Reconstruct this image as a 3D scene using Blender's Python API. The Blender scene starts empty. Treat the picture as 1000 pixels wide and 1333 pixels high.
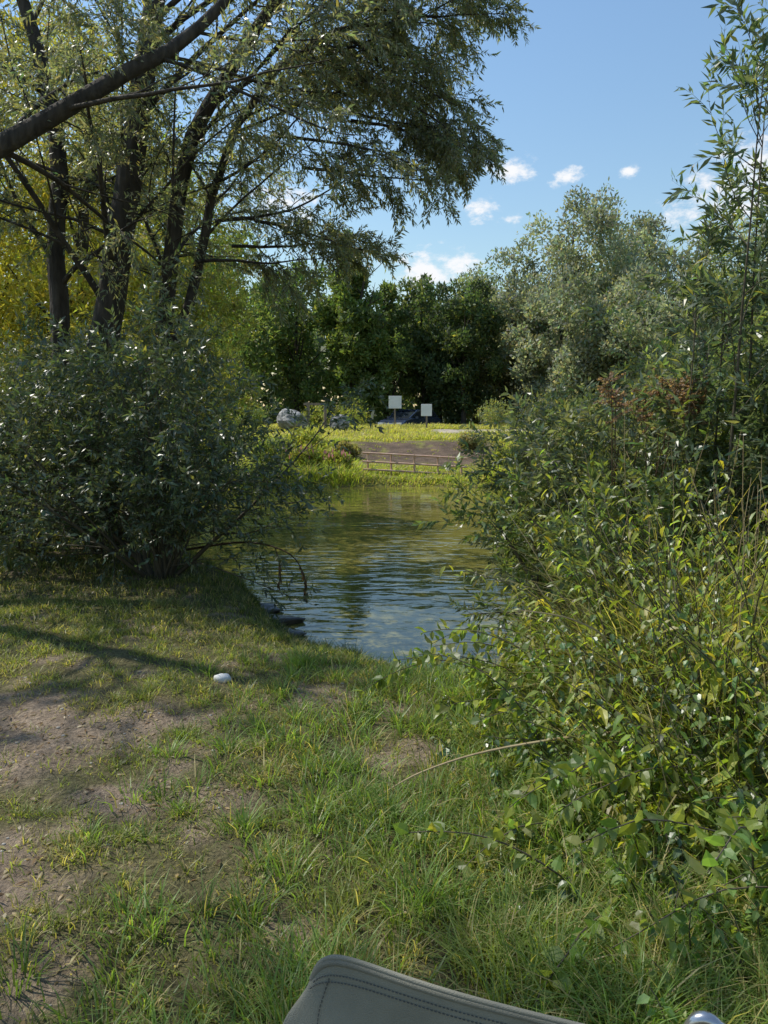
import bpy, math, numpy as np
from mathutils import Vector
rng=np.random.default_rng(7)
S=bpy.context.scene
S.view_settings.view_transform='Standard'; S.view_settings.look='None'; S.view_settings.exposure=0
# ---------------------------------------------------------------- helpers
def link(o,parent=None):
    S.collection.objects.link(o)
    if parent: o.parent=parent
    return o
def empty(name,loc=(0,0,0),rotz=0):
    o=bpy.data.objects.new(name,None); o.location=loc; o.rotation_euler[2]=rotz; o.empty_display_size=.2
    return link(o)
_T=rng.random((256,256))
def vnoise(x,y):
    xi=np.floor(x).astype(int); yi=np.floor(y).astype(int); fx=x-xi; fy=y-yi
    fx=fx*fx*(3-2*fx); fy=fy*fy*(3-2*fy)
    a=_T[xi&255,yi&255]; b=_T[(xi+1)&255,yi&255]; c=_T[xi&255,(yi+1)&255]; d=_T[(xi+1)&255,(yi+1)&255]
    return (a*(1-fx)+b*fx)*(1-fy)+(c*(1-fx)+d*fx)*fy
def fbm(x,y,o=4):
    s=0;a=.5
    for i in range(o):
        s=s+a*vnoise(x*2**i+17*i,y*2**i+31*i); a*=.5
    return s/(1-.5**o)
def sstep(a,b,x):
    t=np.clip((x-a)/(b-a),0,1); return t*t*(3-2*t)
def nrm(v): return v/np.maximum(np.linalg.norm(v,axis=-1,keepdims=True),1e-9)
def rdir(n):
    return nrm(rng.normal(size=(n,3)))
class MB:
    """mesh accumulator"""
    def __init__(s): s.v=[];s.l=[];s.t=[];s.c=[];s.n=0
    def add(s,verts,loops,totals,cols=None):
        verts=np.asarray(verts,float).reshape(-1,3)
        s.v.append(verts); s.l.append(np.asarray(loops,int).ravel()+s.n); s.t.append(np.asarray(totals,int).ravel())
        if cols is None: cols=np.ones((len(verts),3))*.5
        cols=np.asarray(cols,float)
        if cols.ndim==1: cols=np.tile(cols,(len(verts),1))
        s.c.append(cols); s.n+=len(verts)
    def build(s,name,mat,parent=None,smooth=False):
        v=np.concatenate(s.v);l=np.concatenate(s.l);t=np.concatenate(s.t);c=np.concatenate(s.c)
        m=bpy.data.meshes.new(name)
        m.vertices.add(len(v)); m.vertices.foreach_set('co',v.ravel())
        m.loops.add(len(l)); m.loops.foreach_set('vertex_index',l.astype(np.int32))
        m.polygons.add(len(t)); st=np.concatenate([[0],np.cumsum(t)[:-1]])
        m.polygons.foreach_set('loop_start',st.astype(np.int32)); m.polygons.foreach_set('loop_total',t.astype(np.int32))
        m.polygons.foreach_set('use_smooth',np.full(len(t),smooth))
        a=m.attributes.new('Col','FLOAT_COLOR','POINT')
        a.data.foreach_set('color',np.concatenate([c,np.ones((len(c),1))],1).ravel().astype(np.float32))
        m.update(calc_edges=True); m.validate()
        m.materials.append(mat)
        o=bpy.data.objects.new(name,m); return link(o,parent)
def tmpl(mb,T,faces,pos,d,nr,L,W,col):
    T=np.asarray(T,float); N=len(pos); k=len(T)
    d=nrm(d); sd=nrm(np.cross(d,nr)); nn=np.cross(sd,d)
    L=np.broadcast_to(L,(N,));W=np.broadcast_to(W,(N,))
    V=pos[:,None]+d[:,None]*(T[None,:,0:1]*L[:,None,None])+sd[:,None]*(T[None,:,1:2]*W[:,None,None])+nn[:,None]*(T[None,:,2:3]*L[:,None,None])
    fl=np.concatenate([np.array(f) for f in faces]); ft=np.array([len(f) for f in faces])
    loops=(np.arange(N)[:,None]*k+fl[None]).ravel()
    mb.add(V.reshape(-1,3),loops,np.tile(ft,N),np.repeat(col,k,axis=0))
LANCE=([(0,0,0),(.38,.5,.02),(.38,-.5,.02),(1,0,-.12)],[(0,2,1),(1,2,3)])
BROAD=([(0,0,0),(.28,.5,.05),(.28,0,-.02),(.28,-.5,.05),(.65,.36,-.02),(.65,0,-.08),(.65,-.36,-.02),(1,0,-.24)],
       [(0,2,1),(0,3,2),(1,2,5,4),(2,3,6,5),(4,5,7),(5,6,7)])
DIAM=([(0,0,0),(.45,.5,0),(1,0,0),(.45,-.5,0)],[(0,1,2,3)])
def leafcol(n,base,var=.3,yellow=.08,ycol=(.34,.30,.06)):
    base=np.asarray(base); c=base[None]*(1+var*(rng.random((n,1))-.5)*2)
    c=c*(1+.12*rng.normal(size=(n,3))*np.array([1,.3,.8]))
    y=rng.random(n)<yellow; f=rng.random((n,1))*.8
    c[y]=(c*(1-f)+np.array(ycol)*f)[y]
    return np.clip(c,.005,.8)
def tubes(mb,P,R,sides,col):
    N,K,_=P.shape; T=nrm(np.gradient(P,axis=1))
    ref=np.tile(np.array([[.31,.82,.13]]),(N,1)); 
    A=nrm(np.cross(T,ref[:,None])); B=np.cross(T,A)
    an=np.arange(sides)/sides*2*np.pi
    V=P[:,:,None]+(A[:,:,None]*np.cos(an)[None,None,:,None]+B[:,:,None]*np.sin(an)[None,None,:,None])*R[:,:,None,None]
    k=np.arange(K-1)[:,None]; s=np.arange(sides)[None]; s2=(s+1)%sides
    q=np.stack([k*sides+s,k*sides+s2,(k+1)*sides+s2,(k+1)*sides+s],-1).reshape(-1)
    loops=(np.arange(N)[:,None]*K*sides+q[None]).ravel()
    mb.add(V.reshape(-1,3),loops,np.full(N*(K-1)*sides,4),np.asarray(col,float))
def smoothpath(pts,rads,K):
    pts=np.array(pts,float); n=len(pts); t=np.linspace(0,n-1,K); out=[]
    for u in t:
        i=min(int(u),n-2); f=u-i
        p0=pts[max(i-1,0)];p1=pts[i];p2=pts[i+1];p3=pts[min(i+2,n-1)]
        out.append(.5*((2*p1)+(-p0+p2)*f+(2*p0-5*p1+4*p2-p3)*f*f+(-p0+3*p1-3*p2+p3)*f**3))
    P=np.array(out); R=np.interp(t,np.arange(n),rads)
    return P[None],R[None]
def grow(st,d,L,r0,K=7,wander=.25,trop=(0,0,.1),rtip=.15):
    N=len(st); L=np.broadcast_to(L,(N,)); r0=np.broadcast_to(r0,(N,)); d=nrm(d)
    P=[st]; bend=rng.normal(size=(N,3))*wander*.5
    for k in range(K-1):
        d=nrm(d+bend/(K-1)+rng.normal(size=(N,3))*wander/(K-1)**.5*.6+np.array(trop)/(K-1)*2)
        P.append(P[-1]+d*(L/(K-1))[:,None])
    P=np.stack(P,1); R=r0[:,None]*np.linspace(1,rtip,K)[None]
    return P,R
def spawn(P,R,n,t0=.25,t1=1.,ang=50,lr=(.3,.6),rr=.5,dirbias=(0,0,0)):
    N,K,_=P.shape; T=nrm(np.gradient(P,axis=1)); 
    i=np.repeat(np.arange(N),n); t=np.tile((np.arange(n)+.5)/n,N)*(t1-t0)+t0+rng.normal(size=N*n)*.03
    t=np.clip(t,0,.999)*(K-1); k=t.astype(int); f=(t-k)[:,None]
    p=P[i,k]*(1-f)+P[i,k+1]*f; tan=nrm(T[i,k]*(1-f)+T[i,k+1]*f)
    r=R[i,k]*(1-f[:,0])+R[i,k+1]*f[:,0]
    perp=nrm(np.cross(tan,rdir(N*n))); a=np.radians(ang*(.7+.6*rng.random(N*n)))[:,None]
    d=nrm(tan*np.cos(a)+perp*np.sin(a)+np.array(dirbias))
    Lp=np.linalg.norm(np.diff(P,axis=1),axis=2).sum(1)[i]
    L=Lp*(lr[0]+(lr[1]-lr[0])*rng.random(N*n))*(1.15-.55*t/(K-1))
    return p,d,L,r*rr
def leaves_on(mb,P,n,L,W,base,T=LANCE,t0=.15,ang=45,droop=.25,var=.35,yellow=.08,up=.6,ycol=(.34,.30,.06)):
    p,d,_,_=spawn(P,np.ones(P.shape[:2])*.001,n,t0,1.02,ang)
    N=len(p); d=nrm(d+np.array([0,0,-droop])); nr=nrm(rdir(N)+np.array([0,0,up]))
    s=.6+.7*rng.random(N)
    tmpl(mb,T[0],T[1],p,d,nr,L*s,W*s,leafcol(N,base,var,yellow,ycol))
# ---------------------------------------------------------------- materials
def newmat(name):
    m=bpy.data.materials.new(name); m.use_nodes=True; nt=m.node_tree; nt.nodes.clear()
    return m,nt,nt.nodes.new('ShaderNodeOutputMaterial')
def leafmat(name,trans=.4,rough=.5,tint=(1.5,1.45,.55),spec=.4):
    m,nt,out=newmat(name); N=nt.nodes
    a=N.new('ShaderNodeAttribute'); a.attribute_name='Col'
    b=N.new('ShaderNodeBsdfPrincipled'); b.inputs['Roughness'].default_value=rough; b.inputs['Specular IOR Level'].default_value=spec
    nt.links.new(a.outputs['Color'],b.inputs['Base Color'])
    mul=N.new('ShaderNodeMix'); mul.data_type='RGBA'; mul.blend_type='MULTIPLY'; mul.inputs[0].default_value=1
    nt.links.new(a.outputs['Color'],mul.inputs[6]); mul.inputs[7].default_value=(*[x*2.0 for x in tint],1)
    t=N.new('ShaderNodeBsdfTranslucent'); nt.links.new(mul.outputs[2],t.inputs['Color'])
    mx=N.new('ShaderNodeMixShader'); mx.inputs[0].default_value=trans
    nt.links.new(b.outputs[0],mx.inputs[1]); nt.links.new(t.outputs[0],mx.inputs[2]); nt.links.new(mx.outputs[0],out.inputs[0])
    return m
def noisemat(name,c1,c2,scale=8,rough=.8,bump=.3,stretch=(1,1,1),metal=0,bd=.02):
    m,nt,out=newmat(name); N=nt.nodes; K=nt.links.new
    tc=N.new('ShaderNodeTexCoord'); mp=N.new('ShaderNodeMapping'); mp.inputs['Scale'].default_value=stretch
    K(tc.outputs['Object'],mp.inputs[0]); no=N.new('ShaderNodeTexNoise'); no.inputs['Scale'].default_value=scale; no.inputs['Detail'].default_value=6
    K(mp.outputs[0],no.inputs['Vector']); r=N.new('ShaderNodeValToRGB')
    r.color_ramp.elements[0].position=.3; r.color_ramp.elements[1].position=.7
    r.color_ramp.elements[0].color=(*c1,1); r.color_ramp.elements[1].color=(*c2,1); K(no.outputs['Fac'],r.inputs[0])
    b=N.new('ShaderNodeBsdfPrincipled'); b.inputs['Roughness'].default_value=rough; b.inputs['Metallic'].default_value=metal
    K(r.outputs[0],b.inputs['Base Color'])
    if bump>0:
        bp=N.new('ShaderNodeBump'); bp.inputs['Strength'].default_value=bump; bp.inputs['Distance'].default_value=bd
        K(no.outputs['Fac'],bp.inputs['Height']); K(bp.outputs[0],b.inputs['Normal'])
    K(b.outputs[0],out.inputs[0]); return m
M_leaf=leafmat('leaf_willow',.45,.42,spec=.5); M_far=leafmat('leaf_far',.38,.6,(1.3,1.3,.7)); M_grass=leafmat('grass_blades',.42,.45,(1.35,1.4,.5))
M_silver=leafmat('leaf_silver',.40,.38,(1.35,1.3,.6),spec=.7); M_shade=leafmat('leaf_shaded',.28,.36,(1.3,1.3,.6),spec=.7)  # M_shade: less translucent leaf imitating shade on the left shrubs; brambles reuse it
M_bark=noisemat('bark',(.02,.016,.012),(.08,.066,.05),14,.95,1.,(1,1,.25),bd=.05)
M_twig=noisemat('twig',(.05,.042,.025),(.11,.09,.055),10,.8,0)
M_dry=noisemat('dry_stalk',(.28,.2,.1),(.42,.33,.18),12,.7,0)
def groundmat():
    m,nt,out=newmat('ground'); N=nt.nodes; K=nt.links.new
    tc=N.new('ShaderNodeTexCoord'); a=N.new('ShaderNodeAttribute'); a.attribute_name='Col'
    n1=N.new('ShaderNodeTexNoise'); n1.inputs['Scale'].default_value=5; n1.inputs['Detail'].default_value=8; n1.inputs['Roughness'].default_value=.7
    n2=N.new('ShaderNodeTexNoise'); n2.inputs['Scale'].default_value=60; n2.inputs['Detail'].default_value=5; n2.inputs['Roughness'].default_value=.7
    vo=N.new('ShaderNodeTexVoronoi'); vo.inputs['Scale'].default_value=38
    for n in (n1,n2,vo): K(tc.outputs['Object'],n.inputs['Vector'])
    r=N.new('ShaderNodeMapRange'); r.inputs[1].default_value=.25; r.inputs[2].default_value=.75; r.inputs[3].default_value=.5; r.inputs[4].default_value=1.5
    K(n1.outputs['Fac'],r.inputs[0])
    r2=N.new('ShaderNodeMapRange'); r2.inputs[1].default_value=.3; r2.inputs[2].default_value=.7; r2.inputs[3].default_value=.45; r2.inputs[4].default_value=1.55
    K(n2.outputs['Fac'],r2.inputs[0])
    mu=N.new('ShaderNodeMath'); mu.operation='MULTIPLY'; K(r.outputs[0],mu.inputs[0]); K(r2.outputs[0],mu.inputs[1])
    vm=N.new('ShaderNodeVectorMath'); vm.operation='SCALE'; K(a.outputs['Color'],vm.inputs[0]); K(mu.outputs[0],vm.inputs['Scale'])
    b=N.new('ShaderNodeBsdfPrincipled'); b.inputs['Roughness'].default_value=.95; b.inputs['Specular IOR Level'].default_value=.2
    K(vm.outputs[0],b.inputs['Base Color'])
    ad=N.new('ShaderNodeMath'); ad.operation='MULTIPLY_ADD'; ad.inputs[1].default_value=-.35; K(vo.outputs['Distance'],ad.inputs[0]); K(n2.outputs['Fac'],ad.inputs[2])
    bp=N.new('ShaderNodeBump'); bp.inputs['Strength'].default_value=1.; bp.inputs['Distance'].default_value=.035
    K(ad.outputs[0],bp.inputs['Height']); K(bp.outputs[0],b.inputs['Normal']); K(b.outputs[0],out.inputs[0]); return m
# ---------------------------------------------------------------- terrain
NX=[-400,-30,-6,-3.2,-1.9,-1.45,-1.0,-.7,0,.5,.85,1.15,1.5,1.9,3.,6,30,400]; NY=[40,17,12.5,10.6,8.7,7.7,6.5,5.85,5.4,5.15,5.0,5.8,7.4,9.4,12,14,16,40]
WZ=-.45
def near_sh(x): return np.interp(x,NX,NY)+(fbm(x*2.1,x*0+3)-.5)*.3
def far_sh(x): return 19.4+(fbm(x*.5,x*0+9)-.5)*1.6+np.clip(-x-6,0,50)*.05
def height(x,y):
    n=near_sh(x); f=far_sh(x)
    s=n-y; s=np.where(x>.9,s*.6,s); zn=WZ+.50*(1-np.exp(-np.clip(s,0,50)/.55))+(fbm(x*1.3,y*1.3)-.5)*.10*sstep(0,1,s)+(fbm(x*7,y*7)-.5)*.035*sstep(0,.3,s)
    q=y-f; zf=np.interp(q,[0,.25,1.2,4.2,6.0,10.5,15.6,18,23,45,150,700],[-.45,-.3,-.25,.0,.44,.52,.70,.66,.12,.2,.6,2.5])+(fbm(x*.8,y*.8)-.5)*.22*sstep(.2,4,q)
    d=np.minimum(y-n,f-y); zw=WZ-.55*(1-np.exp(-np.clip(d,0,50)/1.2))
    return np.where(s>0,zn,np.where(q>0,zf,zw))
def H1(x,y): return float(height(np.array([x]),np.array([y]))[0])
def bare(x,y):
    e1=1-np.hypot((x+2.15)/1.45,(y-3.3)/.55); e2=1-np.hypot((x+1.2)/.3,(y-2.05)/.8); e3=1-np.hypot((x+.35)/.6,(y-3.8)/.22); e4=1-np.hypot((x+1.0)/.5,(y-2.75)/.2)
    e=np.maximum.reduce([e1*1.15,e2*.7,e3*.5,e4*.5])
    n=fbm(x*3.6+5,y*3.6)-.5
    b=sstep(.0,.40,e+n*1.5)*.92
    b=np.maximum(b,.75*sstep(.09,.21,fbm(x*4.3+9,y*4.3)-.5-.25*sstep(.1,.8,x)))
    return b
grid=np.concatenate
xs=grid([-np.geomspace(700,40,14),np.arange(-38,-10,1.),np.arange(-10,-3.5,.16),np.arange(-3.5,3.5,.045),np.arange(3.5,10,.16),np.arange(10,38,1.),np.geomspace(40,700,14)])
ys=grid([-np.geomspace(300,6,12),np.arange(-5,.6,.25),np.arange(.6,9,.045),np.arange(9,19,.3),np.arange(19,46,.2),np.geomspace(47,900,26)])
X,Y=np.meshgrid(xs,ys); Z=height(X,Y)
B=bare(X,Y); s=near_sh(X)-Y; q=Y-far_sh(X)
grassc=np.array([.14,.125,.058]); dirt=np.array([.31,.235,.17]); mud=np.array([.055,.045,.032])
C=grassc+(dirt-grassc)*B[...,None]
wet=sstep(.55,.1,s)[...,None]; C=C*(1-wet)+mud*wet
fc=np.array([.18,.19,.045])+fbm(X*.6,Y*.6)[...,None]*np.array([.12,.08,.03])
er=(sstep(2.6,3.6,q)*sstep(7.2,6.2,q)*sstep(-1.6,-.4,X)*sstep(4.2,3.2,X))[...,None]; er=er*sstep(.18,.36,fbm(X*1.6,Y*1.6))[...,None]
fc=fc*(1-er)+(np.array([.075,.055,.04])+fbm(X*3.5,Y*3.5)[...,None]*np.array([.13,.09,.06]))*er
tr=(sstep(1.6,2.6,X)*sstep(1.5,.8,np.abs(Y-31.6-.12*X)))[...,None]; fc=fc*(1-tr)+np.array([.5,.43,.33])*tr
dk=sstep(42,50,Y)[...,None]; fc=fc*(1-dk)+np.array([.05,.055,.025])*dk
C=np.where((q>0)[...,None],fc,C); uw=((s<=0)&(q<=0))[...,None]; C=np.where(uw,np.array([.10,.08,.045]),C)
mb=MB(); nx=len(xs);ny=len(ys); i,j=np.meshgrid(np.arange(ny-1),np.arange(nx-1),indexing='ij'); b0=i*nx+j
mb.add(np.stack([X,Y,Z],-1).reshape(-1,3),np.stack([b0,b0+1,b0+nx+1,b0+nx],-1).ravel(),np.full((nx-1)*(ny-1),4),C.reshape(-1,3))
mb.build('ground',groundmat(),smooth=True)
# water
m,nt,out=newmat('water'); N=nt.nodes; K=nt.links.new
tc=N.new('ShaderNodeTexCoord'); mp=N.new('ShaderNodeMapping'); mp.inputs['Scale'].default_value=(1,2.4,1); mp.inputs['Rotation'].default_value=(0,0,.12)
n1=N.new('ShaderNodeTexNoise'); n1.inputs['Scale'].default_value=2.4; n1.inputs['Detail'].default_value=3; n1.inputs['Roughness'].default_value=.4; n1.inputs['Distortion'].default_value=.5
n2=N.new('ShaderNodeTexNoise'); n2.inputs['Scale'].default_value=.35; n2.inputs['Detail'].default_value=3
n3=N.new('ShaderNodeTexNoise'); n3.inputs['Scale'].default_value=.5; n3.inputs['Detail'].default_value=2
K(tc.outputs['Object'],mp.inputs[0]); K(mp.outputs[0],n1.inputs['Vector']); K(tc.outputs['Object'],n2.inputs['Vector']); K(mp.outputs[0],n3.inputs['Vector'])
bp=N.new('ShaderNodeBump'); bp.inputs['Distance'].default_value=.04
ms=N.new('ShaderNodeMapRange'); ms.inputs[1].default_value=.4; ms.inputs[2].default_value=.65; ms.inputs[3].default_value=.10; ms.inputs[4].default_value=.48; K(n3.outputs['Fac'],ms.inputs[0]); K(ms.outputs[0],bp.inputs['Strength'])
K(n1.outputs['Fac'],bp.inputs['Height'])
r=N.new('ShaderNodeValToRGB'); r.color_ramp.elements[0].position=.35; r.color_ramp.elements[1].position=.65; r.color_ramp.elements[0].color=(.13,.125,.03,1); r.color_ramp.elements[1].color=(.23,.20,.05,1); K(n2.outputs['Fac'],r.inputs[0])
b=N.new('ShaderNodeBsdfPrincipled'); b.inputs['Roughness'].default_value=.015; b.inputs['IOR'].default_value=1.42; b.inputs['Specular IOR Level'].default_value=.85
K(r.outputs[0],b.inputs['Base Color']); K(bp.outputs[0],b.inputs['Normal']); K(b.outputs[0],out.inputs[0])
mb=MB(); mb.add([(-60,3,WZ),(60,3,WZ),(60,32,WZ),(-60,32,WZ)],[0,1,2,3],[4]); mb.build('water',m)
# ---------------------------------------------------------------- near grass
def blades(mb,x,y,h,w,az,lean,col,z=None):
    n=len(x); z=height(x,y)-.01 if z is None else z
    t=np.array([0,.35,.7,1.]); wd=np.array([1,.85,.55,0])
    ld=np.stack([np.cos(az),np.sin(az),np.zeros(n)],-1); tw=az+np.pi/2+rng.normal(size=n)*.6
    sd=np.stack([np.cos(tw),np.sin(tw),np.zeros(n)],-1)
    c=np.stack([x,y,z],-1)[:,None]+ld[:,None]*(lean*h)[:,None,None]*(t**2)[None,:,None]+np.array([0,0,1])*(h[:,None]*(t[None]-.38*np.minimum(lean,1.3)[:,None]*t[None]**2.2))[...,None]
    V=np.empty((n,7,3))
    for k in range(3):
        o=sd*(w*wd[k]*.5)[:,None]; V[:,2*k]=c[:,k]-o; V[:,2*k+1]=c[:,k]+o
    V[:,6]=c[:,3]
    fl=np.array([0,1,3,2,2,3,5,4,4,5,6]); loops=(np.arange(n)[:,None]*7+fl).ravel()
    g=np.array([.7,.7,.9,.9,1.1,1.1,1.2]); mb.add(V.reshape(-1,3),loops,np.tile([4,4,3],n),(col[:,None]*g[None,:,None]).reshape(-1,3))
def tufts(mb,nt_,x0,x1,y0,y1,keep,hf,nb=(12,30),w=.004,base=(.10,.14,.035),dry=.12,rad=.05,dcol=(.36,.30,.14),dvar=0.):
    cx=rng.uniform(x0,x1,nt_); cy=rng.uniform(y0,y1,nt_); k=rng.random(nt_)<keep(cx,cy); cx=cx[k];cy=cy[k]
    n=rng.integers(nb[0],nb[1],len(cx)); H=hf(cx,cy)*(.6+.8*rng.random(len(cx))); i=np.repeat(np.arange(len(cx)),n)
    az=rng.uniform(0,2*np.pi,len(i)); rr=np.abs(rng.normal(size=len(i)))*rad*(.6+H[i]*4)
    x=cx[i]+np.cos(az)*rr; y=cy[i]+np.sin(az)*rr; h=H[i]*(.5+.7*rng.random(len(i))); lean=np.clip(.25+.9*rng.random(len(i)),0,1.3)
    tone=(.7+.6*rng.random(len(cx)))[i][:,None]*(.9+.2*rng.random((len(i),1)))
    dp=dry+dvar*sstep(.42,.62,fbm(cx*2.2+40,cy*2.2))[i]
    c=np.array(base)[None]*tone; d=rng.random(len(i))<dp; c[d]=np.array(dcol)*(.6+.6*rng.random((d.sum(),1)))
    blades(mb,x,y,h,w*(.7+.6*rng.random(len(i))),az+rng.normal(size=len(i))*.5,lean,c)
land=lambda x,y: (near_sh(x)-y>.10)
mb=MB()
frus=lambda x,y:(np.abs(x)<y*.62+.5)
patch=lambda x,y: .22+.78*sstep(.38,.56,fbm(x*5.5+3,y*5.5))
tufts(mb,10500,-3.3,2.0,.9,5.9,lambda x,y:land(x,y)*frus(x,y)*(1-.87*bare(x,y))*patch(x,y),lambda x,y:.032+.05*sstep(-.6,.6,x)+.05*sstep(3.0,1.6,y)*sstep(-.8,.2,x)+.04*fbm(x*3,y*3),w=.0044,base=(.17,.20,.055),dry=.16,dvar=.35)
tufts(mb,1000,-2.2,2.0,.9,4.6,lambda x,y:land(x,y)*frus(x,y)*(1-bare(x,y))*sstep(-1.6,.3,x),lambda x,y:.11+.12*fbm(x*3,y*3)*sstep(-1,.6,x),nb=(25,50),w=.0055,base=(.13,.195,.05),dry=.08)
tufts(mb,5000,-6,1.5,4.8,10.5,lambda x,y:land(x,y)*frus(x,y)*(1-.8*bare(x,y)),lambda x,y:.05+.06*fbm(x*2,y*2),nb=(10,22),w=.006,base=(.11,.135,.04),dry=.22,rad=.09)
def fringe_keep(x,y): s_=near_sh(x)-y; return (s_>.04)&(s_<.5)
tufts(mb,1600,-1.6,1.6,4.5,8.6,fringe_keep,lambda x,y:.07+.13*fbm(x*4,y*4)**1.5,nb=(20,40),w=.006,base=(.065,.09,.028),dry=.06,rad=.06)
tufts(mb,400,-1.5,2.4,-1.5,.9,lambda x,y:x*0+.8,lambda x,y:.09+x*0,w=.006)
mb.build('grass',M_grass)
# leaf litter
mb=MB(); n=10000; x=rng.uniform(-3.2,1.2,n); y=rng.uniform(1.0,6.5,n); k=(land(x,y)&(rng.random(n)<.25+.75*bare(x,y))); x=x[k];y=y[k];n=len(x)
d=rdir(n)*[1,1,.15]; pal=np.array([(.20,.13,.07),(.34,.25,.13),(.14,.09,.055),(.30,.27,.10),(.42,.36,.26)]); cc_=pal[rng.integers(0,5,n)]*(.6+.6*rng.random((n,1)))
tmpl(mb,*LANCE,np.stack([x,y,height(x,y)+.006],-1),d,nrm(rdir(n)*.35+[0,0,1]),rng.uniform(.015,.05,n),rng.uniform(.006,.014,n),cc_); mb.build('leaf_litter',M_grass)
# far bank vegetation
mb=MB()
def farkeep(x,y): 
    q=y-far_sh(x); e=(q>2.8)&(q<7.0)&(x>-1.2)&(x<3.8); t=(x>1.9)&(np.abs(y-31.6-.12*x)<1.5)
    return (q>.02)*np.where(e,.05,1)*np.where(t,.0,1)
def fh(x,y):
    q=y-far_sh(x); rail=sstep(-1.1,-.5,x)*sstep(3.2,2.6,x)
    return (.16+.5*fbm(x*.9,y*.9)*sstep(5,.3,q))*(1-.70*rail)
tufts(mb,8000,-7,8,18.6,26.5,farkeep,fh,nb=(8,18),w=.024,base=(.23,.27,.05),dry=.2,rad=.12,dvar=.3)
tufts(mb,7500,-10,12,26,37,farkeep,lambda x,y:.10+.14*fbm(x*.5,y*.5),nb=(7,14),w=.03,base=(.29,.30,.07),dry=.32,rad=.16,dvar=.3)
mb.build('meadow_grass',M_grass)
# ---------------------------------------------------------------- shrubs and trees
def clump_shrub(name,x,y,rx,ry,h,n,base,L=.16,W=.07,flowers=None):
    mb=MB(); z=H1(x,y)
    k=14; cc=rdir(k)*np.array([rx,ry,h*.5])*.6+np.array([x,y,z+h*.5]); cr=.25+.25*rng.random(k)
    i=rng.integers(0,k,n); d=rdir(n); p=cc[i]+d*(cr[i]*np.array(max(rx,h*.5)))[:,None]*(.5+.6*rng.random((n,1)))
    p[:,2]=np.maximum(p[:,2],z+.02)
    tmpl(mb,*DIAM,p,nrm(rdir(n)+np.array([0,0,.5])),nrm(d+rdir(n)*.6+[0,0,.4]),L*(.6+.8*rng.random(n)),W,leafcol(n,base,.35,.1))
    P,R=grow(np.tile([x,y,z],(8,1))+rng.normal(size=(8,3))*[.1,.1,0],nrm(rdir(8)*.6+[0,0,1]),h*.8,.02)
    tubes(mb,P,R,4,(.08,.06,.04))
    if flowers is not None:
        f=rng.random((30,3))*[2*rx,2*ry,h*.5]+[x-rx,y-ry,z+h*.45]
        tmpl(mb,*DIAM,f,np.tile([0,0,1.],(30,1))+rdir(30)*.2,rdir(30),.16,.04,np.tile(flowers,(30,1)).astype(float))
    return mb.build(name,M_far)
def far_tree(name,x,y,h,rx,n,base,z0=.2,crown0=.12,ry=None,shape='round',L=.26,W=.13,cn=70,up=.5):
    ry=ry or rx; mb=MB(); mt=MB()
    ch=h*(1-crown0); 
    d=rdir(cn); u=rng.random(cn)**.4
    zc=(d[:,2]*u*.5+.5)
    if shape=='cone': sc=np.clip(1.25-zc*1.05,.15,1)
    else: sc=np.ones(cn)
    c=np.stack([x+d[:,0]*u*rx*sc,y+d[:,1]*u*ry*sc,z0+h*crown0+zc*ch*.95],-1)
    cr=(.16+.16*rng.random(cn))*rx*np.sqrt(sc)
    i=rng.choice(cn,n,p=cr**2/np.sum(cr**2)); dd=nrm(rdir(n)+[0,0,.25]); 
    rad=cr[i]*(.55+.55*rng.random(n))
    lump=1+.35*np.sin(dd[:,0]*7+i)*np.sin(dd[:,1]*6+i*2)*np.sin(dd[:,2]*5+i*3)
    p=c[i]+dd*(rad*lump)[:,None]*np.array([1,1,1.15])
    ld=nrm(rdir(n)+[0,0,up]+dd*.4); nr=nrm(dd+rdir(n)*.55)
    tone=(.7+.6*rng.random(cn))[i][:,None]
    tmpl(mb,*DIAM,p,ld,nr,L*(.6+.8*rng.random(n)),W*(.6+.8*rng.random(n)),leafcol(n,base,.25,.05)*tone)
    P,R=grow(np.array([[x,y,z0-.1]]),np.array([[0,0,1.]]),h*.85,h*.02,9,.1,(0,0,.2)); tubes(mt,P,R,8,(.1,.1,.1))
    p2,d2,L2,r2=spawn(P,R,14,.15,.95,50,(.25,.4),.5,(0,0,.3)); P2,R2=grow(p2,d2,L2,r2,6); tubes(mt,P2,R2,5,(.1,.1,.1))
    o=mt.build(name,M_bark,smooth=True); mb.build('foliage',M_far,o); return o
SIL=(.21,.23,.175); DK=(.07,.10,.038); MG=(.13,.17,.05); YG=(.24,.26,.05)  # SIL: silver-green willow leaves, with distance haze lightened into the colour
far_tree('alder_tree',-2.0,46,12.6,2.5,24000,(.12,.165,.045),.15,.04,shape='cone',cn=90)
far_tree('alder_tree',.2,48,10.2,2.2,16000,(.09,.125,.04),.15,.04,shape='cone',cn=60)
for (x,y,h,r) in [(2.6,49,9.8,2.4),(5.0,47,9.6,2.2),(-5.6,48,11,2.8),(4.0,53,10.4,3.2)]:
    far_tree('alder_tree',x,y,h,r,14000,DK if x>0 else (.10,.14,.045),.15,.02,cn=60)
for (x,y,h,r,n) in [(8.2,50,12.4,3.0,22000),(12.3,48,14.8,3.9,34000),(16.8,50,14.4,3.6,26000),(10.3,44,9.5,2.7,20000),(14.6,42.5,9.2,3.0,18000),(20.5,47,13,3.6,16000),(26,46,12,4,9000),(6.6,54,12,3.2,12000)]:
    far_tree('willow_tree',x,y,h,r,n,SIL if x>7 else (.15,.18,.10),.15,.03,cn=110)
for (x,y,h,r,c) in [(-9.5,44,12,4,(.11,.15,.045)),(-17,42,12,5,(.12,.15,.045))]:
    far_tree('alder_tree',x,y,h,r,8000,c,.15,.03,L=.35,W=.18)
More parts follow.
